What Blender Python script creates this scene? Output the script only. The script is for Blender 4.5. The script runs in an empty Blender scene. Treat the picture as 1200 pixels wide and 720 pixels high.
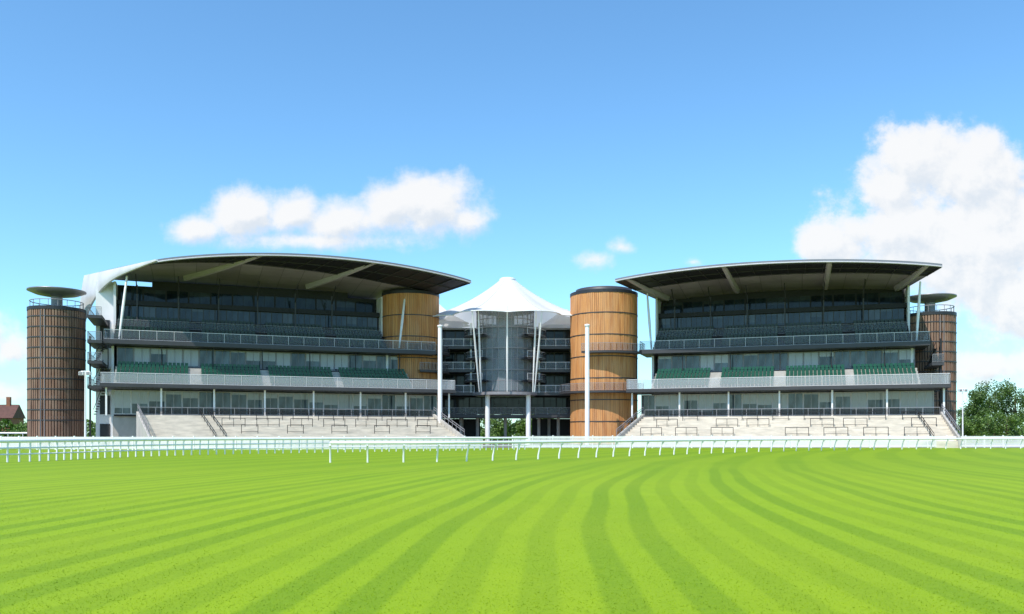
import bpy, math, random
from mathutils import Vector, Matrix
random.seed(7)
PI=math.pi; R=math.radians
scene=bpy.context.scene; COL=scene.collection
# ------------------------------------------------------------------ helpers
class MB:
    def __init__(s): s.v=[]; s.f=[]; s.sm=[]
    def add(s,vs,fs,smooth=False):
        o=len(s.v); s.v+= [tuple(p) for p in vs]
        for f in fs: s.f.append(tuple(i+o for i in f)); s.sm.append(smooth)
        return s
    def box(s,x0,x1,y0,y1,z0,z1):
        return s.add([(x0,y0,z0),(x1,y0,z0),(x1,y1,z0),(x0,y1,z0),(x0,y0,z1),(x1,y0,z1),(x1,y1,z1),(x0,y1,z1)],
              [(0,3,2,1),(4,5,6,7),(0,1,5,4),(1,2,6,5),(2,3,7,6),(3,0,4,7)])
    def quad(s,a,b,c,d): return s.add([a,b,c,d],[(0,1,2,3)])
    def bar(s,p,q,w,h=None):
        h=h or w; p=Vector(p); q=Vector(q); d=(q-p).normalized()
        up=Vector((0,0,1)) if abs(d.z)<.95 else Vector((0,1,0))
        a=d.cross(up).normalized()*w/2; b=a.cross(d).normalized()*h/2
        vs=[p-a-b,p+a-b,p+a+b,p-a+b,q-a-b,q+a-b,q+a+b,q-a+b]
        return s.add(vs,[(0,3,2,1),(4,5,6,7),(0,1,5,4),(1,2,6,5),(2,3,7,6),(3,0,4,7)])
    def path(s,pts,rs,n=8,cap=True):
        pts=[Vector(p) for p in pts]
        if not isinstance(rs,(list,tuple)): rs=[rs]*len(pts)
        vs=[];fs=[]
        for i,p in enumerate(pts):
            d=(pts[min(i+1,len(pts)-1)]-pts[max(i-1,0)]).normalized()
            up=Vector((0,0,1)) if abs(d.z)<.95 else Vector((0,1,0))
            a=d.cross(up).normalized(); b=a.cross(d).normalized()
            for k in range(n):
                t=2*PI*k/n; vs.append(p+(a*math.cos(t)+b*math.sin(t))*rs[i])
        for i in range(len(pts)-1):
            for k in range(n):
                fs.append((i*n+k,i*n+(k+1)%n,(i+1)*n+(k+1)%n,(i+1)*n+k))
        s.add(vs,fs,True)
        if cap: s.add(vs[:n],[tuple(range(n))][:1]); s.add(vs[-n:],[tuple(range(n))])
        return s
    def lathe(s,prof,cx=0,cy=0,n=40,a0=0,a1=2*PI,smooth=True):
        full=abs(a1-a0-2*PI)<1e-6; m=n if full else n+1
        vs=[];fs=[]
        for (r,z) in prof:
            for k in range(m):
                t=a0+(a1-a0)*k/n; vs.append((cx+r*math.cos(t),cy+r*math.sin(t),z))
        for i in range(len(prof)-1):
            for k in range(n):
                k2=(k+1)%m if full else k+1
                fs.append((i*m+k,i*m+k2,(i+1)*m+k2,(i+1)*m+k))
        return s.add(vs,fs,smooth)
    def build(s,name,mat,parent=None,loc=None):
        me=bpy.data.meshes.new(name); me.from_pydata(s.v,[],s.f)
        me.polygons.foreach_set('use_smooth',s.sm); me.update()
        if mat: me.materials.append(mat)
        o=bpy.data.objects.new(name,me); COL.objects.link(o)
        if parent: o.parent=parent
        if loc: o.location=loc
        return o
def thing(name,label,cat,loc=(0,0,0),rz=0,group=None):
    o=bpy.data.objects.new(name,None); COL.objects.link(o); o.location=loc; o.rotation_euler=(0,0,rz)
    o.empty_display_size=.5
    o['label']=label; o['category']=cat
    if group: o['group']=group
    return o
def tag(o,label=None,cat=None,group=None,kind=None):
    if label:o['label']=label
    if cat:o['category']=cat
    if group:o['group']=group
    if kind:o['kind']=kind
    return o
def cp(o,parent=None,loc=None,rz=None):
    c=o.copy(); COL.objects.link(c); c.parent=parent if parent else o.parent
    if loc is not None: c.location=loc
    if rz is not None: c.rotation_euler=(0,0,rz)
    for ch in list(o.children):
        d=ch.copy(); COL.objects.link(d); d.parent=c
    return c
# ------------------------------------------------------------------ node maths
class S:
    def __init__(s,nt,x): s.nt=nt; s.x=x
    def m(s,op,b=None,c=None,clamp=False):
        n=s.nt.nodes.new('ShaderNodeMath'); n.operation=op; n.use_clamp=clamp
        for i,q in enumerate((s,b,c)):
            if q is None: continue
            if isinstance(q,S): s.nt.links.new(q.x,n.inputs[i])
            else: n.inputs[i].default_value=q
        return S(s.nt,n.outputs[0])
    def __add__(s,b): return s.m('ADD',b)
    def __sub__(s,b): return s.m('SUBTRACT',b)
    def __mul__(s,b): return s.m('MULTIPLY',b)
    def __truediv__(s,b): return s.m('DIVIDE',b)
def new_mat(name):
    m=bpy.data.materials.new(name); m.use_nodes=True; nt=m.node_tree
    return m,nt,nt.nodes['Principled BSDF']
def noise(nt,vec,scale,detail=4,rough=.55,dist=0):
    n=nt.nodes.new('ShaderNodeTexNoise'); n.inputs['Scale'].default_value=scale; n.inputs['Detail'].default_value=detail
    n.inputs['Roughness'].default_value=rough; n.inputs['Distortion'].default_value=dist
    if vec: nt.links.new(vec,n.inputs['Vector'])
    return S(nt,n.outputs['Fac'])
def mapping(nt,vec,sc):
    n=nt.nodes.new('ShaderNodeMapping'); n.inputs['Scale'].default_value=sc; nt.links.new(vec,n.inputs['Vector']); return n.outputs[0]
def mixc(nt,fac,a,b,mode='MIX'):
    n=nt.nodes.new('ShaderNodeMix'); n.data_type='RGBA'; n.blend_type=mode
    if isinstance(fac,S): nt.links.new(fac.x,n.inputs[0])
    else: n.inputs[0].default_value=fac
    for i,q in ((6,a),(7,b)):
        if isinstance(q,(tuple,list)): n.inputs[i].default_value=(q[0],q[1],q[2],1)
        else: nt.links.new(q,n.inputs[i])
    return n.outputs[2]
def ramp(s,a,b):
    n=s.nt.nodes.new('ShaderNodeMapRange'); n.interpolation_type='SMOOTHSTEP'
    s.nt.links.new(s.x,n.inputs[0]); n.inputs[1].default_value=a; n.inputs[2].default_value=b
    return S(s.nt,n.outputs[0])
def plain(name,c,rough=.6,var=.25,scale=(1,1,1),ns=1.2,metal=0,bump=0,c2=None):
    m,nt,b=new_mat(name); tc=nt.nodes.new('ShaderNodeTexCoord'); vec=mapping(nt,tc.outputs['Object'],scale)
    f=ramp(noise(nt,vec,ns,6,.6),.3,.7)
    c2=c2 or tuple(x*(1-var) for x in c)
    col=mixc(nt,f,c2,c)
    nt.links.new(col,b.inputs['Base Color']); b.inputs['Roughness'].default_value=rough; b.inputs['Metallic'].default_value=metal
    if bump:
        bn=nt.nodes.new('ShaderNodeBump'); bn.inputs['Strength'].default_value=bump; bn.inputs['Distance'].default_value=.05
        nt.links.new(noise(nt,vec,ns*6,4).x,bn.inputs['Height']); nt.links.new(bn.outputs[0],b.inputs['Normal'])
    return m
M={}
M['white']=plain('white_paint',(.84,.82,.82),.5,.12,(1,1,.3),.6)
M['shell']=plain('pale_grey_shell',(.62,.60,.61),.5,.2,(1,1,.3),.5)
M['whitesteel']=plain('white_steel',(.87,.84,.83),.35,.06)
M['plastic']=plain('white_rail_plastic',(.90,.87,.87),.35,.06,(1,1,1),2)
M['concrete']=plain('terrace_concrete',(.68,.60,.49),.85,.26,(.5,1,2.2),1.1,bump=.3)
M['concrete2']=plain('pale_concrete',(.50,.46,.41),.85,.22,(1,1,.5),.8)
M['ribpaint']=plain('pale_rib_paint',(.40,.35,.385),.6,.08)
M['dark']=plain('dark_cladding',(.022,.022,.026),.5,.3)
M['black']=plain('black_steel_and_shade',(.008,.007,.009),.6,.2)  # black steel, also used for near-black walls that stand in for shade
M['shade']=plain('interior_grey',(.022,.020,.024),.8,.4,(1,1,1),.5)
M['tierdark']=plain('shaded_tier_concrete',(.032,.027,.030),.85,.3)  # upper tier's shade is put into this darker concrete; also lines the drums
M['slab']=plain('slab_edge_grey',(.050,.046,.050),.5,.25,(.3,1,1),1)
M['grey']=plain('grey_metal',(.24,.23,.245),.4,.12,(.4,1,1),.8,metal=.4)
M['paleedge']=plain('pale_roof_edge',(.52,.50,.51),.4,.1)
M['midgrey']=plain('mid_grey_frame',(.26,.245,.26),.45,.15)
M['lightframe']=plain('light_window_frame',(.62,.60,.61),.45,.1)
M['greenseat']=plain('green_seat_plastic',(.006,.085,.045),.4,.2)
M['shadedseat']=plain('shaded_seat_plastic',(.003,.026,.013),.4,.2)  # dark green seats with the upper tier's shade mixed into the colour
M['brick']=plain('red_brick',(.30,.12,.07),.85,.3)
M['tile']=plain('roof_tile',(.13,.055,.04),.8,.3)
M['bark']=plain('bark',(.10,.07,.045),.9,.4,(1,1,.2),3,bump=.4)
M['asphalt']=plain('asphalt',(.24,.225,.215),.9,.2,(1,1,1),.4)
def soffit_mat():
    m,nt,b=new_mat('soffit_panels'); tc=nt.nodes.new('ShaderNodeTexCoord')
    br=nt.nodes.new('ShaderNodeTexBrick'); br.offset=0; br.inputs['Scale'].default_value=1
    br.inputs['Brick Width'].default_value=3.2; br.inputs['Row Height'].default_value=4.4; br.inputs['Mortar Size'].default_value=.05
    br.inputs['Color1'].default_value=(.38,.32,.36,1); br.inputs['Color2'].default_value=(.27,.225,.255,1); br.inputs['Mortar'].default_value=(.14,.12,.13,1)
    nt.links.new(tc.outputs['Object'],br.inputs['Vector'])
    n=ramp(noise(nt,tc.outputs['Object'],.12,3,.6),.3,.7)
    nt.links.new(mixc(nt,n*.5,br.outputs[0],(.18,.15,.17)),b.inputs['Base Color']); b.inputs['Roughness'].default_value=.55
    return m
M['soffit']=soffit_mat()
def timber(name,ca,cb,cc):
    m,nt,b=new_mat(name); tc=nt.nodes.new('ShaderNodeTexCoord')
    v1=mapping(nt,tc.outputs['Object'],(1,1,.03)); v2=mapping(nt,tc.outputs['Object'],(1,1,.25))
    f1=ramp(noise(nt,v1,5,3,.6),.35,.65); f2=ramp(noise(nt,v2,1.1,5,.6),.35,.75)
    col=mixc(nt,f1,ca,cb); col=mixc(nt,f2*.7,col,cc)
    nt.links.new(col,b.inputs['Base Color']); b.inputs['Roughness'].default_value=.7
    return m
M['cedar']=timber('golden_cedar',(.68,.31,.10),(.42,.16,.05),(.58,.31,.14))
M['oldwood']=timber('weathered_dark_timber',(.29,.15,.09),(.13,.065,.04),(.30,.20,.14))
def window_glass(name,blindamt,lo,hi,ior=1.6):
    m,nt,b=new_mat(name); tc=nt.nodes.new('ShaderNodeTexCoord'); oi=nt.nodes.new('ShaderNodeObjectInfo')
    sx=nt.nodes.new('ShaderNodeSeparateXYZ'); nt.links.new(tc.outputs['Object'],sx.inputs[0]); z=S(nt,sx.outputs[2])
    r=S(nt,oi.outputs['Random'])
    r2=(r*7.31).m('FRACT')
    blind=ramp(z-(r*5.0),-.03,.03)          # blinds pulled down to a different height in every bay
    n=noise(nt,mapping(nt,tc.outputs['Object'],(1,1,.3)),.9,4)
    base=mixc(nt,ramp(n,.35,.7),lo,hi)
    base=mixc(nt,r2*.6,base,tuple(x*.3 for x in lo))
    col=mixc(nt,blind*blindamt,base,(.46,.46,.46))
    nt.links.new(col,b.inputs['Base Color']); b.inputs['Roughness'].default_value=.05; b.inputs['IOR'].default_value=ior
    return m
M['glass']=window_glass('window_glass',.8,(.025,.038,.050),(.13,.18,.215),1.5)
M['midglass']=window_glass('upper_window_glass',.10,(.018,.028,.044),(.055,.08,.115),1.4)
M['darkglass']=window_glass('dark_window_glass',.06,(.008,.013,.020),(.03,.045,.06),1.3)  # darker copy of the window glass; shade under the roof is in its tint
def thin_glass(name,tint,trans,rough=.08):
    m,nt,b=new_mat(name); out=nt.nodes['Material Output']
    b.inputs['Base Color'].default_value=(*tint,1); b.inputs['Roughness'].default_value=rough; b.inputs['IOR'].default_value=1.4
    t=nt.nodes.new('ShaderNodeBsdfTransparent'); t.inputs[0].default_value=(.94,.95,.95,1)
    mx=nt.nodes.new('ShaderNodeMixShader'); mx.inputs[0].default_value=trans
    nt.links.new(b.outputs[0],mx.inputs[1]); nt.links.new(t.outputs[0],mx.inputs[2]); nt.links.new(mx.outputs[0],out.inputs[0])
    return m
M['balglass']=thin_glass('balustrade_glass',(.50,.51,.53),.68)
M['clearglass']=thin_glass('clear_balustrade_glass',(.22,.23,.26),.84)
M['drumglass']=thin_glass('atrium_glass',(.30,.33,.36),.62,.04)
M['mesh']=thin_glass('perforated_panel',(.02,.02,.02),.6,.5)
def tentmat():
    m,nt,b=new_mat('tent_fabric'); b.inputs['Base Color'].default_value=(.92,.90,.88,1); b.inputs['Roughness'].default_value=.6
    out=nt.nodes['Material Output']; t=nt.nodes.new('ShaderNodeBsdfTranslucent'); t.inputs[0].default_value=(.9,.88,.87,1)
    mx=nt.nodes.new('ShaderNodeMixShader'); mx.inputs[0].default_value=.35
    nt.links.new(b.outputs[0],mx.inputs[1]); nt.links.new(t.outputs[0],mx.inputs[2]); nt.links.new(mx.outputs[0],out.inputs[0]); return m
M['tent']=tentmat()
def leafmat(name,a,bc):
    m,nt,b=new_mat(name); tc=nt.nodes.new('ShaderNodeTexCoord'); f=ramp(noise(nt,tc.outputs['Object'],1.0,5,.7),.3,.7)
    nt.links.new(mixc(nt,f,a,bc),b.inputs['Base Color']); b.inputs['Roughness'].default_value=.6; return m
M['leaf']=leafmat('dark_leaves',(.030,.070,.010),(.095,.165,.022))
M['leaf2']=leafmat('light_leaves',(.05,.11,.015),(.12,.19,.028))
def grassmat():
    m,nt,b=new_mat('mown_grass'); tc=nt.nodes.new('ShaderNodeTexCoord'); P=tc.outputs['Object']
    sx=nt.nodes.new('ShaderNodeSeparateXYZ'); nt.links.new(P,sx.inputs[0]); X=S(nt,sx.outputs[0]); Y=S(nt,sx.outputs[1])
    wob=noise(nt,P,.05,1)
    w=X-(Y*Y*.0029)+(wob*1.6)
    edge=noise(nt,P,4.5,3,.6)
    w=w+(edge-.5)*.10
    st=ramp((w*(PI/.48)).m('SINE'),-.4,.4)
    st2=ramp((w*(PI/1.9)+1.0).m('SINE'),-.5,.5)
    amp=ramp(noise(nt,mapping(nt,P,(1,.25,1)),.35,2),.3,.65)
    big=ramp(noise(nt,P,.09,4,.6),.35,.7)
    mid=ramp(noise(nt,mapping(nt,P,(1,.4,1)),1.3,6,.65),.3,.72)
    fine=ramp(noise(nt,P,30,6,.75),.30,.72)
    fine2=ramp(noise(nt,P,7,5,.7),.35,.68)
    near=ramp(Y,60,24)
    c=mixc(nt,st*near*(amp*.25+.75),(.165,.285,.004),(.270,.400,.006))
    c=mixc(nt,st2*.38,c,(.305,.420,.007))
    c=mixc(nt,big*.30,c,(.315,.385,.010))
    c=mixc(nt,mid*.25,c,(.155,.260,.004))
    c=mixc(nt,fine2*.20,c,(.34,.45,.012))
    c=mixc(nt,fine*.26,c,(.115,.215,.004))
    nt.links.new(c,b.inputs['Base Color']); b.inputs['Roughness'].default_value=.75; b.inputs['Specular IOR Level'].default_value=.2
    bn=nt.nodes.new('ShaderNodeBump'); bn.inputs['Strength'].default_value=.3; bn.inputs['Distance'].default_value=.02
    nt.links.new(fine.x,bn.inputs['Height']); nt.links.new(bn.outputs[0],b.inputs['Normal'])
    return m
M['grass']=grassmat()
# ------------------------------------------------------------------ ground
tag(MB().quad((-2500,-60,0),(2500,-60,0),(2500,3500,0),(-2500,3500,0)).build('ground',M['grass']),kind='structure')
a=MB(); a.quad((-95,113,.02),(95,112,.02),(95,190,.02),(-95,190,.02))
tag(a.build('pavement',M['asphalt']),kind='structure')
g=MB()
for i in range(90000):
    y=7.2+ (random.random()**1.7)*18; x=(random.random()-.5)*(y*1.35)
    h=random.uniform(.006,.016); t=random.random()*PI; w=random.uniform(.003,.007)
    dx,dy=math.cos(t)*w,math.sin(t)*w; lx,ly=random.uniform(-.02,.02),random.uniform(-.02,.02)
    g.v+= [(x-dx,y-dy,0),(x+dx,y+dy,0),(x+lx,y+ly,h)]; n=len(g.v); g.f.append((n-3,n-2,n-1)); g.sm.append(False)
gr=tag(g.build('grass',M['grass']),'short bright green blades of the mown lawn','grass',kind='stuff')
# ------------------------------------------------------------------ windows / balustrades
def windows(parent,u0,u1,v,z0,z1,pitch=2.3,fm='midgrey',fw=.11,gm='glass'):
    n=max(1,round((u1-u0)/pitch)); p=(u1-u0)/n; h=z1-z0
    f=MB(); f.box(0,fw,-.06,.06,0,h); f.box(p-fw,p-.004,-.06,.06,0,h); f.box(fw,p-fw,-.06,.06,0,fw); f.box(fw,p-fw,-.06,.06,h-fw,h)
    f.box(p/2-.03,p/2+.03,-.05,.05,fw,h-fw)
    fo=f.build('window',M[fm],parent,(u0,v,z0))
    MB().box(fw,p-fw,-.01,.01,fw,h-fw).build('pane',M[gm],fo)
    for k in range(1,n): cp(fo,parent,(u0+k*p,v,z0))
def balustrade(parent,pts,z0,h,pitch=2.4,gm='balglass',post='midgrey',pw=.07):
    pts=[Vector((p[0],p[1],0)) for p in pts]
    b=MB(); panels=[]
    for a_,c_ in zip(pts[:-1],pts[1:]):
        d=c_-a_; L=d.length; n=max(1,round(L/pitch))
        for k in range(n+1):
            q=a_+d*k/n; b.bar((q.x,q.y,z0),(q.x,q.y,z0+h),pw)
        b.bar((a_.x,a_.y,z0+h),(c_.x,c_.y,z0+h),pw*1.3)
        b.bar((a_.x,a_.y,z0+.12),(c_.x,c_.y,z0+.12),pw*.8)
        panels.append((a_,d,n))
    bo=b.build('balustrade',M[post],parent)
    for a_,d,n in panels:
        pl=d.length/n; g0=MB().box(.08,pl-.08,-.012,.012,.18,h-.1).build('glass_panel',M[gm],bo,(a_.x,a_.y,z0)); g0.rotation_euler=(0,0,math.atan2(d.y,d.x))
        for k in range(1,n):
            q=a_+d*k/n; cp(g0,bo,(q.x,q.y,z0))
    return bo
def seat_mb(w=.46):
    s=MB(); s.box(-w/2,w/2,-.22,.2,.38,.45); s.box(-w/2,w/2,.2,.27,.42,.84); s.box(-.05,.05,-.05,.1,0,.38); return s
# ------------------------------------------------------------------ grandstands
def ar(s): return 1-(2*s-1)**2
def grandstand(name,label,cx,cy,ang,P):
    t=thing(name,label,'grandstand',(cx,cy,0),ang)
    e0,e1=P['enc']; l0,l1=P['low']; u0,u1=P['up']
    MB().box(e0,e1,11.4,22,0,25.2).build('rear_block',M['dark'],t)
    MB().box(l0+1,l1-1,2.2,4.2,0,4.5).build('base_wall',M['concrete2'],t)
    for (a,b_) in ((e0-.35,e0),(e1,e1+.35)):
        w=MB()
        prof=[(3.2,9.2),(3.2,15),(7.2,15.9),(7.2,25.4),(22,25.4),(22,0),(3.2,0)]
        vs=[(a,y,z) for y,z in prof]+[(b_,y,z) for y,z in prof]; n=len(prof)
        w.add(vs,[tuple(range(n)),tuple(range(2*n-1,n-1,-1))]+[(i,i+n,(i+1)%n+n,(i+1)%n) for i in range(n)])
        w.build('end_wall',M['white'],t)
    windows(t,l0+1.2,l1-1.2,1.5,4.75,8.35,2.35,'lightframe')
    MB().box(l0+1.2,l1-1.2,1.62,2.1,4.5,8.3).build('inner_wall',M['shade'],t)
    MB().box(l0,l1,-5,3.1,8.45,8.95).build('balcony_slab',M['slab'],t)
    MB().box(l0-.1,l1+.1,-5.14,-5.003,8.5,9.02).build('slab_edge_trim',M['slab'],t)
    balustrade(t,[(l0,1.4),(l0,-4.95),(l1,-4.95),(l1,1.4)],8.96,1.55,2.4,'balglass','lightframe')
    s0,s1=P['seats']
    tier=MB(); rows=6; pit=.86; rise=.52
    for r in range(rows): tier.box(s0,s1,-3.6+r*pit,-3.6+(r+1)*pit-.002 if r<rows-1 else 3.2,8.96,9.2+r*rise)
    to=tier.build('seating_tier',M['concrete2'],t)
    sm=seat_mb(); proto=None; count=0; rest=MB()
    aisles=P['aisles']
    for r in range(rows):
        u=s0+.5
        while u<s1-.4:
            if all(abs(u-a_)>.75 for a_ in aisles):
                y=-3.6+r*pit+.45; z=9.2+r*rise
                if count<100:
                    if proto is None: proto=sm.build('seat',M['greenseat'],to,(u,y,z))
                    else: cp(proto,to,(u,y,z))
                    count+=1
                else: rest.add([(x+u,yy+y,zz+z) for x,yy,zz in sm.v],sm.f)
            u+=.58
    tag(rest.build('seat_rows',M['greenseat'],to),kind='stuff')
    windows(t,s0,s1,3.3,12.1,14.95,2.35,'midgrey')
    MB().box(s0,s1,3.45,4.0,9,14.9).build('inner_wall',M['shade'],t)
    MB().box(u0,u1,0,7.0,15.05,15.65).build('balcony_slab',M['slab'],t)
    MB().box(u0-.1,u1+.1,-.14,-.003,15.1,15.75).build('slab_edge_trim',M['slab'],t)
    balustrade(t,[(u0,5),(u0,.05),(u1,.05),(u1,5)],15.66,1.5,2.4,'clearglass','lightframe',.06)
    tier=MB(); rows=8; pit=.84; rise=.5
    for r in range(rows): tier.box(e0,e1,1.6+r*pit,1.6+(r+1)*pit-.002 if r<rows-1 else 11.3,15.66,15.9+r*rise)
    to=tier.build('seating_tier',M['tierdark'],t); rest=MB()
    for r in range(rows):
        u=e0+.5
        while u<e1-.4:
            if all(abs(u-a_)>.75 for a_ in aisles):
                y=1.6+r*pit+.45; z=15.9+r*rise; rest.add([(x+u,yy+y,zz+z) for x,yy,zz in sm.v],sm.f)
            u+=.58
    tag(rest.build('seat_rows',M['shadedseat'],to),kind='stuff')
    balustrade(t,[(e0+.4,5.3),(e1-.4,5.3)],18.1,1.25,2.4,'clearglass','midgrey',.05)
    windows(t,e0+.3,e1-.3,8.8,19.9,22.0,1.75,'slab',.07,'midglass')
    MB().box(e0,e1,8.2,9.4,22.02,22.75).build('gallery_slab',M['black'],t)
    windows(t,e0+.3,e1-.3,11.0,22.8,25.1,3.5,'black',.12,'darkglass')
    MB().box(e0,e1,11.1,11.38,19.9,25.5).build('upper_shade_wall',M['black'],t)  # wall coloured black to paint the deep shade under the roof
    MB().box(e0+5,e1-5,11.12,11.36,25.502,26.4).build('upper_shade_wall',M['black'],t)  # same painted shade, carried up to the middle of the roof
    nb=int((e1-e0)/6)
    b0=MB(); b0.bar((0,7.0,19.2),(0,7.0,25.0),.2); b0.bar((0,7.0,23.6),(0,3.2,26.0),.16); bo_=b0.build('roof_prop',M['slab'],t,(e0+3,0,0))
    for i in range(1,nb): cp(bo_,t,(e0+3+i*6,0,0))
    p0=MB().box(-.07,.07,-.07,.07,0,5.9).build('post',M['black'],t,(l0+.5,.8,9.0))
    k=int((l1-l0)/7)
    for i in range(1,k+1): cp(p0,t,(l0+.5+(l1-l0-1)*i/k,.8,9.0))
    p1=MB().box(-.12,.12,-.12,.12,0,3.94).build('post',M['whitesteel'],t,(l0+.6,-3.6,4.5))
    for i in range(1,k+1): cp(p1,t,(l0+.6+(l1-l0-1.2)*i/k,-3.6,4.5))
    # ---- roof
    f0,f1=P['rf']; r0,r1=P['rr']; zl,zm,zr=P['rz']; VB=14.5; zb0,zb1=P['zb']
    def pt(s,q):
        a_=ar(s); uf=f0+(f1-f0)*s; ur=r0+(r1-r0)*s
        vf=-7.0-1.6*a_; v=vf+(VB-vf)*q; u=uf+(ur-uf)*q
        zf=zl*(1-s)+zr*s+zm*a_**.9
        zb=zb0+(zb1-zb0)*min(1,s*2.2)+.8*a_
        return Vector((u,v,zf+(zb-zf)*q))
    NS,NT=56,10
    roof=MB(); und=[[pt(i/NS,j/NT) for j in range(NT+1)] for i in range(NS+1)]
    th=lambda s,q: .38+1.3*ar(min(1,q*.55))*(ar(s)**.5)
    vs=[];fs=[]
    for i in range(NS+1):
        for j in range(NT+1):
            p=und[i][j]; vs.append((p.x,p.y,p.z+th(i/NS,j/NT)))
    W=NT+1
    for i in range(NS):
        for j in range(NT): fs.append((i*W+j,(i+1)*W+j,(i+1)*W+j+1,i*W+j+1))
    roof.add(vs,fs,True)
    per=[(i,0) for i in range(NS+1)]+[(NS,j) for j in range(1,NT+1)]+[(i,NT) for i in range(NS-1,-1,-1)]+[(0,j) for j in range(NT-1,-1,-1)]
    for (i,j),(k2,l) in zip(per[:-1],per[1:]):
        a_,b_=und[i][j],und[k2][l]; ta=th(i/NS,j/NT); tb=th(k2/NS,l/NT)
        roof.quad(a_-Vector((0,0,.08)),b_-Vector((0,0,.08)),b_+Vector((0,0,tb)),a_+Vector((0,0,ta)))
    ro=roof.build('roof',M['grey'],t)
    ep=MB(); ep.path([pt(i/NS,0)+Vector((0,-.05,-.02)) for i in range(NS+1)],.11,6); ep.build('edge_trim',M['paleedge'],ro)
    so=MB(); vs=[p for row in und for p in row]; so.add(vs,[(f[3],f[2],f[1],f[0]) for f in fs],False)
    so.build('soffit',M['soffit'],ro)
    lo=MB(); q0=.02; lv0,lv1=P['lv']; Q1=lambda s: lv0+(lv1-lv0)*s
    for i in range(NS):
        a_,b_=i/NS,(i+1)/NS; dz=Vector((0,0,-.06))
        lo.quad(pt(a_,q0)+dz,pt(a_,Q1(a_))+dz,pt(b_,Q1(b_))+dz,pt(b_,q0)+dz)
    lo.build('louvre_recess',M['black'],ro)
    sl=MB(); n=int((f1-f0)/2.6)
    for i in range(n+1):
        s_=.003+.994*i/n; a_=pt(s_,q0); b_=pt(s_,Q1(s_)); sl.bar(a_-Vector((0,0,.14)),b_-Vector((0,0,.14)),.08,.12)
    for fq in (0,.5,1):
        for i in range(NS):
            sa,sb_=i/NS,(i+1)/NS
            sl.bar(pt(sa,q0+(Q1(sa)-q0)*fq)-Vector((0,0,.13)),pt(sb_,q0+(Q1(sb_)-q0)*fq)-Vector((0,0,.13)),.06,.1)
    sl.build('louvre_slats',M['slab'],ro)
    for (sf,sb) in P['ribs']:
        rb=MB(); vs=[];N=10
        for k_ in range(N+1):
            q=.01+k_/N*.70; s_=sf+(sb-sf)*q; p=pt(s_,q); d=.12+.65*math.sin(min(1,q/.7)*PI/2)
            for (du,dz) in ((-.45,0),(.45,0),(.25,-d),(-.25,-d)): vs.append((p.x+du,p.y,p.z+dz-.01))
        fs2=[(0,1,2,3),(N*4+3,N*4+2,N*4+1,N*4)]
        for k_ in range(N):
            for e in range(4): fs2.append((k_*4+e,(k_+1)*4+e,(k_+1)*4+(e+1)%4,k_*4+(e+1)%4))
        rb.add(vs,fs2); rb.build('rib',M['ribpaint'],ro)
    for (ua,va,za,ub,vb,zb) in P['struts']:
        MB().path([(ua,va,za),((ua+ub)/2,(va+vb)/2,(za+zb)/2),(ub,vb,zb)],[.14,.22,.14],10).build('raking_column',M['whitesteel'],t)
    # ---- open landings at the outer end
    la,lb_,zs=P['land']
    for z in zs:
        MB().box(la,lb_,-1.0,8.9,z,z+.45).build('landing_slab',M['slab'],t)
        pts=[(la+.05,8.8),(la+.05,-.95),(lb_-.1,-.95)] if P['side']<0 else [(la+.1,-.95),(lb_-.05,-.95),(lb_-.05,8.8)]
        balustrade(t,pts,z+.45,1.2,1.8,'clearglass','midgrey',.06)
    for (za,zb2) in ((4.5,8.4),(8.9,12.0),(12.5,15.0)):
        st=MB(); N=10
        for k_ in range(N):
            xx=la+.3+(lb_-la-.6)*k_/N; zz=za+(zb2-za)*(k_+1)/N; st.box(xx,xx+(lb_-la)/N+.1,4.6,6.2,zz-.12,zz)
        st.bar((la+.3,4.6,za+1),(lb_-.3,4.6,zb2+1),.08); st.build('stair_flight',M['black'],t)
    MB().box(-.12,.12,-.12,.12,0,16).build('post',M['black'],t,((la+.35) if P['side']<0 else (lb_-.35),-.5,0))
    if P['side']<0:
        MB().box(la+.2,e0-.4,9.2,14.0,0,25.6).build('stair_block',M['white'],t)
        for (z0,z1) in ((16.4,19.6),(9.4,11.9),(4.9,7.8),(.2,3.4)):
            MB().box(la+.8,e0-1.0,9.05,9.18,z0,z1).build('wall_panel',M['dark'],t)
        # pale shell: the roof end curls down along its slanting outer rim
        sh=MB(); NQ,NJ=20,8; va_=[];vb_=[]
        for i in range(NQ+1):
            q=i/NQ; p=pt(0,q); D=.22+2.0*q+6.6*q**5
            for j in range(NJ+1):
                tt=j/NJ; o=-1.0*q*math.sin(tt*PI/2)+(.5*q*tt*tt)
                va_.append((p.x+o,p.y+.3*q*tt,p.z+.3-D*tt)); vb_.append((p.x+o-.28,p.y+.3*q*tt,p.z+.34-D*tt))
        W2=NJ+1; f3=[(i*W2+j,(i+1)*W2+j,(i+1)*W2+j+1,i*W2+j+1) for i in range(NQ) for j in range(NJ)]
        sh.add(va_,f3,True); sh.add(vb_,[f[::-1] for f in f3],True)
        for i in range(NQ):
            for j in (0,NJ): sh.add([va_[i*W2+j],va_[(i+1)*W2+j],vb_[(i+1)*W2+j],vb_[i*W2+j]],[(0,1,2,3)])
        for j in range(NJ):
            for i in (0,NQ): sh.add([va_[i*W2+j],va_[i*W2+j+1],vb_[i*W2+j+1],vb_[i*W2+j]],[(0,1,2,3)])
        sh.build('roof_end_shell',M['shell'],t)
    return t
GL=(-35.8,133.75,R(20.85)); GR=(42.3,134.25,R(-18.5))
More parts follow.
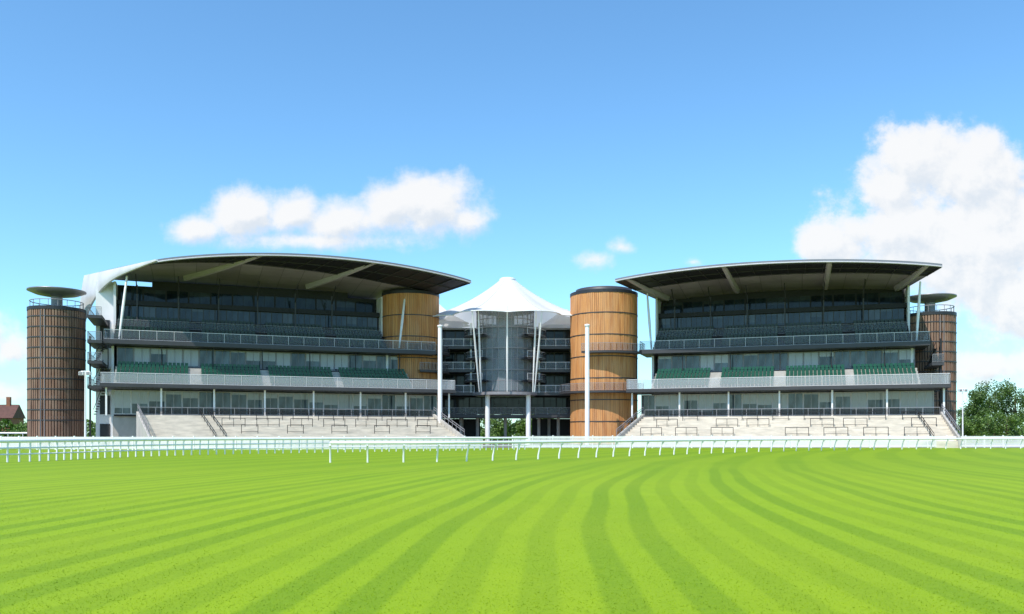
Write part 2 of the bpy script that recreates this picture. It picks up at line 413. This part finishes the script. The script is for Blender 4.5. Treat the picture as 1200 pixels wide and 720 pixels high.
grandstand('grandstand','left grandstand with long curved grey roof and white end wall beside dark timber tower',*GL,dict(
    enc=(-24.4,17),low=(-25.5,26.5),up=(-25.5,24.6),seats=(-24,20),aisles=(-13,-3,8),side=-1,
    rf=(-18,28.6),rr=(-29.3,23.5),rz=(26.2,2.0,26.2),zb=(26.9,25.5),lv=(.12,.50),ribs=((.30,.20),(.66,.58)),
    struts=((-23.6,2,16,-22.6,3,25.6),(18.6,0.6,16,20.2,3,25.4)),land=(-27.6,-25.65,(8.4,12.0,15.0,18.6))))
grandstand('grandstand','right grandstand with shorter lens shaped roof and pale concrete terrace below',*GR,dict(
    enc=(-20.5,19),low=(-23.5,23.2),up=(-22.3,21.2),seats=(-19.8,19.6),aisles=(-10,0,10),side=1,
    rf=(-25.0,21.9),rr=(-19.5,18.0),rz=(26.1,1.35,25.5),zb=(25.2,25.2),lv=(.34,.28),ribs=((.04,.06),(.36,.34),(.68,.70),(.96,.96)),
    struts=((-20.6,1.5,16,-21.4,2,25.4),(19.6,1.5,16,20.2,2,25)),land=(21.4,23.0,(12.0,))))
# ------------------------------------------------------------------ terraces
def terrace(label,G,t0,t1,f0,f1,aisles,bars):
    t=thing('viewing_terrace',label,'terrace',(G[0],G[1],0),G[2])
    n=12; va,vb=-17.0,-6.0; za,zb=.9,4.5
    m=MB()
    for k in range(n):
        q=k/(n-1); a=f0+(t0-f0)*q; b=f1+(t1-f1)*q; y=va+(vb-va)*k/n; z=za+(zb-za)*q
        y2=va+(vb-va)*(k+1)/n if k<n-1 else 2.15
        m.box(a,b,y,y2-.002,0,z)
    m.build('steps',M['concrete'],t)
    for s,(a,b) in ((-1,(f0,t0)),(1,(f1,t1))):
        w=MB(); o=s*.35
        vs=[(a,va-.3,0),(b,vb,0),(b,vb,zb+.5),(a,va-.3,za+.5)]
        vs+=[(x+o,y,z) for x,y,z in vs]
        w.add(vs,[(0,1,2,3),(7,6,5,4),(0,4,5,1),(1,5,6,2),(2,6,7,3),(3,7,4,0)]); w.build('side_wall',M['concrete2'],t)
        h=MB(); N=8
        for j,zz in ((0,1.1),(1,.75)):
            h.bar((a+o/2,va-.3,za+.5+zz),(b+o/2,vb,zb+.5+zz),.07)
        for k in range(N+1):
            q=k/N; h.bar((a+o/2+(b-a)*q,va-.3+(vb-va+.3)*q,za+.4+(zb-za)*q),(a+o/2+(b-a)*q,va-.3+(vb-va+.3)*q,za+1.6+(zb-za)*q),.06)
        h.build('handrail',M['midgrey'],t)
    balustrade(t,[(t0,vb+.4),(t1,vb+.4)],4.5,1.15,2.2,'mesh','midgrey',.06)
    for a in aisles:
        h=MB(); da=a[1]-a[0]
        for zz in (1.0,.6): h.bar((a[0],va+.2,za+zz),(a[1],vb,zb+zz),.06)
        for k in range(7):
            q=k/6; h.bar((a[0]+da*q,va+.2+(vb-va)*q,za+(zb-za)*q-.2),(a[0]+da*q,va+.2+(vb-va)*q,za+(zb-za)*q+1),.055)
        h.build('handrail',M['black'],t)
    proto={}
    for (u,row,L) in bars:
        q=row/(n-1); y=va+(vb-va)*row/n+.35; z=za+(zb-za)*q
        if L not in proto:
            c=MB(); 
            for x in (-L/2,L/2): c.bar((x,0,0),(x,0,1.2),.08)
            c.bar((-L/2,0,1.2),(L/2,0,1.2),.085); c.bar((-L/2,0,.3),(L/2,0,.3),.05)
            if L>3: c.bar((0,0,0),(0,0,1.2),.06)
            proto[L]=c.build('crush_barrier',M['black'],t,(u,y,z))
        else: cp(proto[L],t,(u,y,z))
    return t
random.seed(3)
bl=[]
for k in range(9): bl.append((-9.5+k*3.7,9,2.2))
for k in range(7): bl.append((-8+k*4.7,6,3.1))
for k in range(5): bl.append((-6+k*6.2,3,2.2))
terrace('pale stepped concrete terrace in front of the left grandstand',GL,-20.5,22.5,-18.5,24.0,((-10.5,-12.5),(-9.2,-11.2)),bl)
br_=[]
for k in range(9):
    if k not in (2,6): br_.append((-17.5+k*4.4,9,2.2))
for k in range(9):
    if k not in (1,4,7): br_.append((-16.2+k*4.4,6,3.1))
for k in range(8):
    if k not in (3,): br_.append((-18.0+k*5.1,2,3.1))
terrace('pale stepped concrete terrace in front of the right grandstand',GR,-20.5,21.8,-22.5,22.3,((19.5,18.6),),br_)
# ------------------------------------------------------------------ timber towers
def drum(label,x,y,r,H,wood,gap,cap,walk=()):
    t=thing('timber_tower',label,'tower',(x,y,0))
    MB().lathe([(r-.14 if not gap else r-.4,0),(r-.14 if not gap else r-.4,H-.4)],n=48).build('inner_wall',M['tierdark'],t)
    n=int(2*PI*r/(.34 if not gap else .40)); c=MB()
    for k in range(n):
        a=2*PI*k/n; w=.15 if not gap else random.uniform(.12,.16)
        ca,sa=math.cos(a),math.sin(a); tx,ty=-sa*w,ca*w
        ri,ro=r-.1,r+random.uniform(-.02,.03)
        p=[(ca*ri-tx,sa*ri-ty),(ca*ri+tx,sa*ri+ty),(ca*ro+tx,sa*ro+ty),(ca*ro-tx,sa*ro-ty)]
        c.add([(q[0],q[1],.1) for q in p]+[(q[0],q[1],H) for q in p],[(0,1,5,4),(1,2,6,5),(2,3,7,6),(3,0,4,7),(4,5,6,7)])
    c.build('timber_cladding',M[wood],t)
    z=3.9
    first=None
    while z<H-1:
        if first is None: first=MB().lathe([(r-.1,-.08),(r+.07,-.08),(r+.07,.08),(r-.1,.08)],n=48,smooth=False).build('steel_band',M['slab'],t,(0,0,z))
        else: cp(first,t,(0,0,z))
        z+=3.6 if not gap else 1.55
    if gap:
        for k in range(int(H/3)):
            MB().lathe([(.2,k*3+1.2),(r-.2,k*3+1.2),(r-.2,k*3+1.5),(.2,k*3+1.5)],n=24,a0=R(200+40*(k%2)),a1=R(300+40*(k%2)),smooth=False).build('stair_landing',M['midgrey'],t)
        s=MB(); s.bar((-.3,-r-.08,.5),(-.3,-r-.08,H-.5),.07); s.bar((.3,-r-.08,.5),(.3,-r-.08,H-.5),.07)
        s.build('cable_riser',M['midgrey'],t)
    MB().lathe([(0,H-.38),(r+.08,H-.38),(r+.08,H+.12),(r-.2,H+.15),(0,H+.15)],n=48,smooth=False).build('top_rim',M['dark'],t)
    if cap:
        b=MB()
        for k in range(18):
            a=2*PI*k/18; b.bar((math.cos(a)*(r-.3),math.sin(a)*(r-.3),H+.1),(math.cos(a)*(r-.3),math.sin(a)*(r-.3),H+1.15),.06)
        b.lathe([(r-.34,H+1.1),(r-.24,H+1.1),(r-.24,H+1.2),(r-.34,H+1.2)],n=36); b.build('railing',M['midgrey'],t)
        MB().lathe([(.8,H+.1),(.8,H+2.2)],n=20).build('cap_stem',M['midgrey'],t)
        R2=r*1.03; MB().lathe([(0,H+1.9),(r*.35,H+2.0),(r*.75,H+2.3),(R2,H+2.75),(R2,H+2.93),(r*.5,H+3.05),(0,H+3.1)],n=40).build('cap',M['grey'],t)
    else:
        MB().lathe([(r-.9,H+.1),(r-.9,H+.75),(0,H+.8)],n=40).build('cap',M['slab'],t)
    for (z,a0,a1) in walk:
        MB().lathe([(r+.06,z),(r+1.9,z),(r+1.9,z+.35),(r+.06,z+.35)],n=24,a0=R(a0),a1=R(a1),smooth=False).build('walkway',M['slab'],t)
        N=12; pts=[((r+1.8)*math.cos(R(a0+(a1-a0)*i/N)),(r+1.8)*math.sin(R(a0+(a1-a0)*i/N))) for i in range(N+1)]
        balustrade(t,pts,z+.35,1.2,1.6,'clearglass','midgrey',.06)
    return t
drum('dark weathered timber stair tower at the left end of the left grandstand',-69.6,130.5,3.95,20.8,'oldwood',True,True)
drum('dark timber stair tower behind the right end of the right grandstand',67.1,137,3.75,20.9,'oldwood',True,True)
drum('golden timber drum tower standing behind the inner end of the left grandstand',-17.6,148.2,4.9,25.9,'cedar',False,False,((15.3,270,365),(12.2,290,365)))
drum('golden timber drum tower left of the right grandstand, reaching down to the ground',15.7,146,5.7,25.6,'cedar',False,False,((8.6,180,325),(15.1,235,325)))
# ------------------------------------------------------------------ atrium
at=thing('glass_atrium','glass drum atrium under a white peaked tent canopy between the two grandstands','building',(-1.2,150,0))
rD=5.0; NSEG=28; lv=[(9.2,10.9),(11.0,12.7),(12.9,14.6),(14.7,16.4),(16.6,18.2),(18.3,20.0),(20.2,23.2)]
fr=MB()
for k in range(NSEG):
    a=2*PI*k/NSEG; fr.bar((rD*math.cos(a),rD*math.sin(a),9.1),(rD*math.cos(a),rD*math.sin(a),23.4),.09)
for z in (10.95,14.65,18.25,21.6): fr.lathe([(rD-.04,z-.05),(rD+.05,z-.05),(rD+.05,z+.05),(rD-.04,z+.05)],n=NSEG)
fr.build('drum_frame',M['midgrey'],at)
gp={}; cnt=0
for (z0,z1) in lv:
    for k in range(NSEG):
        a=2*PI*(k+.5)/NSEG
        if math.sin(a)>.10: continue                      # the rear of the drum is left open
        key=round(z1-z0,2); ch=2*rD*math.sin(PI/NSEG); rr=rD*math.cos(PI/NSEG)
        if key not in gp:
            gp[key]=MB().box(-ch/2+.05,ch/2-.05,-.01,.01,0,z1-z0).build('glass_panel',M['drumglass'],at)
            o=gp[key]
        else: o=cp(gp[key],at)
        o.location=(rr*math.cos(a),rr*math.sin(a),z0); o.rotation_euler=(0,0,a+PI/2)
for z in (8.5,12.72,16.42,20.02,23.22):
    w=.5 if z<9 else .22; e=rD+.14 if z>9 else rD+1.3
    MB().lathe([(0,z),(e,z),(e,z+w),(0,z+w)],n=40,smooth=False).build('drum_floor',M['midgrey'],at)
MB().lathe([(1.6,9),(1.6,23.1)],n=20).build('lift_core',M['lightframe'],at)
MB().box(-5.25,5.25,8.2,8.7,8.55,22.0).build('drum_backing_wall',M['midgrey'],at)  # added wall, keeps bright sky from showing through the drum glass
for (a0,a1) in ((150,238),(302,390)):
    for z in (10.7,14.5,18.4):
        MB().lathe([(rD+.1,z),(rD+2.3,z),(rD+2.3,z+.3),(rD+.1,z+.3)],n=16,a0=R(a0),a1=R(a1),smooth=False).build('curved_balcony',M['slab'],at)
        N=8; balustrade(at,[((rD+2.2)*math.cos(R(a0+(a1-a0)*i/N)),(rD+2.2)*math.sin(R(a0+(a1-a0)*i/N))) for i in range(N+1)],z+.3,1.1,1.5,'clearglass','lightframe',.05)
for (xa,xb) in ((-12.6,-5.3),(5.3,12.2)):
    for z in (8.5,12.5,16.5):
        MB().box(xa,xb,-3.0,9,z,z+.45).build('floor_slab',M['slab'],at)
        balustrade(at,[(xa,-2.95),(xb,-2.95)],z+.45,1.25,1.7,'clearglass','lightframe',.07)
        windows(at,xa,xb,2.6,z+.55,z+3.95,1.8,'slab',.11,'darkglass')
    MB().box(xa,xb,2.8,8.8,5,20.2).build('recessed_wall',M['shade'],at)
    MB().box(xa-.1,xb+.1,1.0,9.2,20.3,20.6).build('roof_slab',M['midgrey'],at)
    c0=MB().box(-.13,.13,-.13,.13,0,12).build('post',M['whitesteel'],at,(xa+.6,-2.3,9))
    cp(c0,at,(xb-.6,-2.3,9))
    MB().box(xa-.4,xb+.6,8.2,8.7,0,4.65).build('shade_backing_wall',M['black'],at)  # added black backing, paints the shadow in the gap under the bridge
MB().box(-13,13.5,-1.0,9,4.7,5.2).build('bridge_slab',M['slab'],at)
balustrade(at,[(-13,-.95),(13.5,-.95)],5.2,1.2,2.0,'clearglass')
windows(at,-13,13.5,1.8,5.3,8.4,2.2,'black',.11,'darkglass')
cw=MB().path([(0,0,0),(0,0,4.25),(0,0,8.5)],.42,16).build('column',M['whitesteel'],at,(-3.0,-3.4,0))
cp(cw,at,(4.0,-3.4,0))
cs=MB().path([(0,0,0),(0,0,4.7)],.28,12).build('column',M['concrete2'],at,(-8,3,0))
for x in (-11.5,-5,0,6,9.5,12.5): cp(cs,at,(x,3,0))
cp(cs,at,(-8,7,0)); cp(cs,at,(8,7,0))
def tz(q,zt,ze): return ze+(zt-ze)*(.52*(1-q)+.48*(1-q)**2.4)
def tent(cx,cy,Rr,zt,ze,n,ph,sag=.15,r0=1.3):
    m=MB(); NA=n*12; NR=16; vs=[];fs=[]
    for j in range(NR+1):
        q=j/NR
        for k in range(NA):
            a=2*PI*k/NA+ph; c=abs(math.cos(n*(a-ph)/2))
            rr=Rr*(1-sag*(1-c**1.1)*q); r=r0+(rr-r0)*q
            z=tz(q,zt,ze)+.3*(c**3)*math.sin(q*PI)*.8
            vs.append((cx+r*math.cos(a),cy+r*math.sin(a),z))
    for j in range(NR):
        for k in range(NA): fs.append((j*NA+k,(j+1)*NA+k,(j+1)*NA+(k+1)%NA,j*NA+(k+1)%NA))
    m.add(vs,fs,True); return m,vs[-NA:]
TR=15.2; PH=R(-90+22.5); ZE=21.9; TY=3.0
tm,rim=tent(0.4,TY,TR,29.4,ZE,8,PH)
tc_=tm.build('tent_canopy',M['tent'],at)
MB().path(rim+rim[:1],.09,6).build('edge_cable',M['whitesteel'],tc_)
MB().lathe([(1.35,29.2),(1.5,29.5),(1.2,29.75),(0,29.9)],cx=.4,cy=TY,n=24).build('canopy_cap',M['whitesteel'],tc_)
ed=MB()
for k in range(8):
    a=PH+2*PI*k/8; ed.path([(.4+math.cos(a)*(1.3+(TR-1.3)*q),TY+math.sin(a)*(1.3+(TR-1.3)*q),tz(q,29.4,ZE)+.24*math.sin(q*PI)+.02) for q in [i/12 for i in range(13)]],.035,6)
ed.build('canopy_seam',M['paleedge'],tc_)
tent(-12.6,8,6.5,25.8,22.1,6,R(30),.17,.5)[0].build('small_tent_canopy',M['tent'],at)
tent(10.8,5,5.4,24.4,21.1,6,R(0),.17,.5)[0].build('small_tent_canopy',M['tent'],at)
for (x0,y0,x1,y1,zt) in ((-4.3,-6.2,-5.3,-10.9,22.0),(-4.0,-6.0,-4.4,-9.0,22.6),(5.0,-6.2,6.1,-10.9,22.0),(4.7,-6.0,5.2,-9.0,22.6),(.4,-6.9,.4,-9.2,22.9)):
    P0=Vector((x0,y0,8.9)); P1=Vector((x1,y1,zt))
    MB().path([P0+(P1-P0)*q for q in (0,.25,.5,.75,1)],[.08,.14,.17,.14,.08],10).build('raking_mast',M['whitesteel'],at)
# ------------------------------------------------------------------ poles and lamps
def pole(label,x,y,h,r):
    t=thing('tall_pole',label,'pole',(x,y,0))
    MB().lathe([(r*1.9,0),(r*1.9,.12),(r*1.2,.14)],n=16,smooth=False).build('base_plate',M['grey'],t)
    MB().path([(0,0,.05),(0,0,h*.5),(0,0,h)],[r,r,r*.9],14).build('shaft',M['whitesteel'],t)
    MB().lathe([(r*.92,h),(r*1.15,h+.02),(r*1.15,h+.3),(0,h+.4)],n=14).build('finial',M['whitesteel'],t)
pole('tall plain white pole at the inner end of the left grandstand',-11.3,134.0,18.6,.36)
pole('tall plain white pole in front of the right golden timber drum',11.6,131.5,18.4,.36)
def lamp(label,x,y,h,twin=True):
    t=thing('lamp_post',label,'lamp post',(x,y,0))
    MB().path([(0,0,0),(0,0,h*.4),(0,0,h)],[.16,.12,.09],10).build('shaft',M['whitesteel'],t)
    MB().bar((-.6,0,h-.1),(.6,0,h-.1),.1).build('cross_arm',M['whitesteel'],t)
    for s in (-1,1):
        b=MB(); b.box(s*.5-.28,s*.5+.28,-.3,.2,h-.65,h-.16); o=b.build('lamp_head',M['whitesteel'],t)
        MB().box(s*.5-.22,s*.5+.22,-.33,-.302,h-.6,h-.22).build('lens',M['midgrey'],o)
lamp('white twin headed lamp post in front of the dark left timber tower',-59.0,118,10.6)
lamp('slim lamp post among the trees right of the right grandstand',84.5,160,10.4)
# ------------------------------------------------------------------ rails
def polyline(pts,sp):
    pts=[Vector((p[0],p[1],0)) for p in pts]
    fine=[]
    for i in range(len(pts)-1):
        p0=pts[max(i-1,0)];p1=pts[i];p2=pts[i+1];p3=pts[min(i+2,len(pts)-1)]
        for k in range(24):
            t=k/24; fine.append(.5*((2*p1)+(-p0+p2)*t+(2*p0-5*p1+4*p2-p3)*t*t+(-p0+3*p1-3*p2+p3)*t**3))
    fine.append(pts[-1]); acc=0; out=[(fine[0],(fine[1]-fine[0]).normalized())]
    for a,b in zip(fine[:-1],fine[1:]):
        L=(b-a).length
        while acc+L>=sp:
            q=(sp-acc)/L; a=a+(b-a)*q; L=(b-a).length; acc=0; out.append((a.copy(),(b-a).normalized() if L>1e-6 else out[-1][1]))
        acc+=L
    return out
def running_rail(label,pts,sp=2.6,h=1.2,rails=((1.2,.075),),lean=.38,pr=.05):
    P=polyline(pts,sp); o=P[0][0]
    t=thing('running_rail',label,'rail fence',(o.x,o.y,0))
    F=polyline(pts,.9)
    for (z,r) in rails:
        MB().path([(p.x-o.x,p.y-o.y,z) for p,d in F],r,8).build('top_rail' if z==h else 'lower_rail',M['plastic'],t)
    pm=MB(); pm.path([(0,lean,-.02),(0,lean*.92,.35),(0,lean*.55,.8),(0,0,h)],[pr,pr,pr*.9,pr*.8],8)
    pm.path([(0,-lean*.15,h-.12),(0,lean*.25,h*.82)],pr,6)
    p0=None
    for p,d in P:
        a=math.atan2(d.y,d.x); loc=(p.x-o.x,p.y-o.y,0)
        if p0 is None: p0=pm.build('post',M['plastic'],t,loc); p0.rotation_euler=(0,0,a)
        else: cp(p0,t,loc,a)
def picket(label,pts,sp=2.4,h=1.25,gap=.16,pw=.07):
    P=polyline(pts,sp); o=P[0][0]; t=thing('picket_fence',label,'fence',(o.x,o.y,0))
    m=MB(); L=sp
    m.box(0,.14,-.07,.07,0,h+.1)
    for z in (.22,h-.2): m.box(.14,L-.004,-.03,.03,z,z+.12)
    k=.2
    while k<L-.05: m.box(k,k+pw,-.055,-.032,.08,h); k+=gap
    p0=None
    for p,d in P[:-1]:
        a=math.atan2(d.y,d.x); loc=(p.x-o.x,p.y-o.y,0)
        if p0 is None: p0=m.build('fence_panel',M['plastic'],t,loc); p0.rotation_euler=(0,0,a)
        else: cp(p0,t,loc,a)
running_rail('white running rail curving away along the left edge of the lawn',[(-36,47),(-31.8,56),(-30.5,66),(-26.5,75),(-18,84),(-6,94),(2,101)],.85,1.36,((1.36,.12),(.9,.06),(.5,.05)),.05,.06)
running_rail('nearest white running rail with leaning posts, starting left of centre',[(-11.4,53.5),(-4.4,55),(3.1,62),(13,73),(27,88),(45,100),(70,108),(100,114)],2.3,1.25,((1.25,.10),),.35,.06)
picket('white picket fence in front of the left terrace',[(-62,100),(-45,97),(-28,96),(-14,99),(-2,104)],2.4,1.5,.13,.085)
picket('long white picket fence in front of the right terrace',[(0,108),(20,110.5),(50,111.5),(90,115)],2.6,1.55,.15,.09)
running_rail('distant low white rail left of the dark timber tower',[(-125,150),(-100,150),(-78,150)],2.6,2.0,((2.0,.14),(1.2,.12)),.1)
# ------------------------------------------------------------------ background
def tree(kind,label,x,y,h,rad,leaf,n=2600,low=.25,sz=.42):
    t=thing(kind,label,'tree' if 'tree' in kind else 'bush',(x,y,0))
    tr=MB(); tr.path([(0,0,-.1),(.1,0,h*.25),(0,.1,h*.55),(.1,0,h*.85)],[h*.028,h*.022,h*.014,h*.004],8)
    cl=[]
    for k in range(16):
        a=random.random()*2*PI; zz=random.uniform(low+.08,.92); rr=rad*math.sqrt(max(.05,1-((zz-.55)/.5)**2))*random.uniform(.35,.85)
        c=Vector((math.cos(a)*rr,math.sin(a)*rr,h*zz)); cl.append((c,rad*random.uniform(.26,.44)))
        if k<8: tr.path([(0,0,h*random.uniform(.2,.5)),c*.55+Vector((0,0,h*.2)),c],[h*.010,h*.006,h*.002],5)
    cl.append((Vector((0,0,h*.6)),rad*.6))
    tr.build('trunk',M['bark'],t)
    m=MB()
    for k in range(n):
        c,r_=random.choice(cl); d=Vector((random.gauss(0,1),random.gauss(0,1),random.gauss(0,.8))).normalized()
        p=c+d*r_*random.uniform(.55,1.08); s=sz*random.uniform(.5,1.2)
        a=Vector((random.gauss(0,1),random.gauss(0,1),random.gauss(0,1))).normalized(); b=a.cross(d+Vector((.01,.2,.1))).normalized()
        m.quad(p-a*s/2,p+b*s*.35,p+a*s/2,p-b*s*.35)
    m.build('crown',M[leaf],t)
tr=[(1141,13.0,4.2,'tall broad green tree beside the lamp post at the far right'),
    (1166,14.6,5.2,'tallest leafy tree of the clump right of the stands'),
    (1190,14.2,5.2,'round leafy tree near the right edge of the picture'),
    (1215,13.0,6,'leafy tree cut off by the right edge of the picture')]
for i,(px,h,r_,lb) in enumerate(tr):
    D=200+8*(i%2); tree('leafy_tree',lb,(px-600)*D/1000,D,h,r_,'leaf',5200)
for i,(px,h,r_,lb) in enumerate([(1128,5,3,'low pale bush at the foot of the lamp post'),(1152,6,3.6,'low bush in front of the tallest tree'),(1180,6.5,3.6,'bright green bush in front of the round tree at right')]):
    D=185; tree('bush',lb,(px-600)*D/1000,D,h,r_,'leaf2',2400,.02)
for i,(px,h,r_,lb) in enumerate([(585,8,5,'tree seen between the two white atrium columns'),(625,8.8,5,'tree seen right of the white atrium columns')]):
    D=215; tree('leafy_tree',lb,(px-600)*D/1000,D,h,r_,'leaf2',5200,.0,.6)
tree('bush','small bush between the brick house and the dark timber tower',-108.5,190,4.2,3.2,'leaf2',2000,.02)
hs=thing('brick_house','small red brick house with dark tiled roof at the far left','house',(-150,248,0),R(8))
MB().box(-6,6,-4,4,0,6.6).build('wall',M['brick'],hs)
rf=MB(); vs=[(-6.4,-4.5,6.4),(6.4,-4.5,6.4),(6.4,4.5,6.4),(-6.4,4.5,6.4),(-6.4,0,10.4),(6.4,0,10.4)]
rf.add(vs,[(0,1,5,4),(2,3,4,5),(1,2,5),(3,0,4),(0,3,2,1)]); ro=rf.build('roof',M['tile'],hs)
MB().box(3,4,-.5,.5,9.3,12.6).build('chimney',M['brick'],ro)
for x in (-4,0,4):
    for z in (1.0,4.0):
        w=MB().box(x-.7,x+.7,-4.08,-4.003,z,z+1.5).build('window',M['white'],hs); MB().box(x-.58,x+.58,-4.11,-4.083,z+.12,z+1.38).build('pane',M['glass'],w)
hd=MB()
random.seed(5)
for k in range(30000):
    x=random.uniform(-190,190)
    y=238+random.uniform(-1.5,1.5); z=random.uniform(0,4.4+1.0*math.sin(x*.3)+.6*math.sin(x*1.1))
    s=random.uniform(.5,1.1); a=Vector((random.gauss(0,1),random.gauss(0,1),random.gauss(0,1))).normalized(); b=a.cross(Vector((.1,1,.2))).normalized(); p=Vector((x,y,z))
    hd.quad(p-a*s/2,p+b*s*.4,p+a*s/2,p-b*s*.4)
hd=hd.build('hedge',M['leaf']); tag(hd,'long dark hedge far behind the stands','hedge',kind='stuff')
# ------------------------------------------------------------------ world
sun_dir=Vector((-.42,-.62,.0)).normalized(); el=R(54)
sv=Vector((sun_dir.x*math.cos(el),sun_dir.y*math.cos(el),math.sin(el)))
w=bpy.data.worlds.new('World'); scene.world=w; w.use_nodes=True; nt=w.node_tree; nt.nodes.clear()
out=nt.nodes.new('ShaderNodeOutputWorld'); sky=nt.nodes.new('ShaderNodeTexSky'); sky.sky_type='NISHITA'; sky.sun_disc=False
sky.sun_elevation=el; sky.sun_rotation=math.atan2(sun_dir.x,sun_dir.y); sky.air_density=1.0; sky.dust_density=.4; sky.ozone_density=1.5
bg=nt.nodes.new('ShaderNodeBackground'); bg.inputs[1].default_value=.114
tint=mixc(nt,1.0,sky.outputs[0],(1.22,1.84,2.12),'MULTIPLY'); nt.links.new(tint,bg.inputs[0])
tcw=nt.nodes.new('ShaderNodeTexCoord'); sx=nt.nodes.new('ShaderNodeSeparateXYZ'); nt.links.new(tcw.outputs['Generated'],sx.inputs[0])
X=S(nt,sx.outputs[0]);Y=S(nt,sx.outputs[1]);Z=S(nt,sx.outputs[2])
yy=Y.m('MAXIMUM',.08); dx=X/yy; dz=Z/yy
cmb=nt.nodes.new('ShaderNodeCombineXYZ'); nt.links.new(dx.x,cmb.inputs[0]); nt.links.new(dz.x,cmb.inputs[1])
P0=cmb.outputs[0]
def off(vec,o):
    n=nt.nodes.new('ShaderNodeVectorMath'); n.operation='ADD'; nt.links.new(vec,n.inputs[0]); n.inputs[1].default_value=o; return n.outputs[0]
blobs=[(225,270,52,24,.75),(290,252,52,36,.9),(345,250,52,32,.9),(400,260,80,38,.85),(455,242,48,34,.9),(505,238,58,40,1),(548,258,38,28,.85),(370,282,200,22,.6),
 (1080,190,70,52,1.1),(1140,208,80,62,1.15),(1045,225,55,50,1.1),(968,283,44,38,1),(1060,275,115,66,1.1),(1160,280,120,95,1.2),(1200,355,95,65,1.15),(1250,265,100,90,1.0),(1250,370,120,80,1.1),
 (695,305,70,24,.33),(728,290,36,22,.33),(812,307,30,14,.30),(10,412,48,32,.8),(-40,390,60,45,1),(1165,430,95,30,.85),(1230,430,90,40,1),(0,460,60,18,.7)]
def dens(vec):
    s=nt.nodes.new('ShaderNodeSeparateXYZ'); nt.links.new(vec,s.inputs[0]); a=S(nt,s.outputs[0]); b=S(nt,s.outputs[1]); D=None
    for (px,py,rx,ry,am) in blobs:
        cx=(px-600)/1000; cz=(509-py)/1000; rx/=1000; ry/=1000
        p=(a-cx)*(1/rx); q=(b-cz)*(1/ry)
        d=(p*p+q*q).m('SQRT')*-1+am
        D=d if D is None else D.m('SMOOTH_MAX',d,.2)
    n1=noise(nt,vec,13,10,.62); n2=noise(nt,off(vec,(3,1,0)),40,6,.6)
    return D.m('MINIMUM',1.0)+(n1-.5)*1.9+(n2-.5)*.45
d0=dens(P0); d1=dens(off(P0,(-.007,.014,0)))
soft=ramp(dx,.1,.3)
alpha=ramp(d0,-.20,.55)*(ramp(d0,-.05,.35)*soft+(soft*-1+1.0))*ramp(Y,.1,.2)
lit=ramp(d0-d1,-.45,.20)
shade=mixc(nt,lit,(.78,.84,.91),(1,1,1))
bgc=nt.nodes.new('ShaderNodeBackground'); nt.links.new(shade,bgc.inputs[0]); bgc.inputs[1].default_value=.97
mx=nt.nodes.new('ShaderNodeMixShader'); nt.links.new((alpha*.96).x,mx.inputs[0]); nt.links.new(bg.outputs[0],mx.inputs[1]); nt.links.new(bgc.outputs[0],mx.inputs[2])
nt.links.new(mx.outputs[0],out.inputs[0])
sl=bpy.data.lights.new('sun','SUN'); sl.energy=5.0; sl.angle=R(.5); sl.color=(1,.95,.88)
so=bpy.data.objects.new('sun',sl); COL.objects.link(so); so.rotation_euler=sv.to_track_quat('Z','Y').to_euler(); so.location=(0,0,60)
# ------------------------------------------------------------------ camera
cam=bpy.data.cameras.new('camera'); co=bpy.data.objects.new('camera',cam); COL.objects.link(co)
co.location=(0,0,1.8); co.rotation_euler=(R(90),0,0); cam.sensor_width=36; cam.lens=30; cam.shift_y=149/1200; cam.clip_end=6000
scene.camera=co
scene.view_settings.view_transform='Standard'; scene.view_settings.look='None'; scene.view_settings.exposure=0
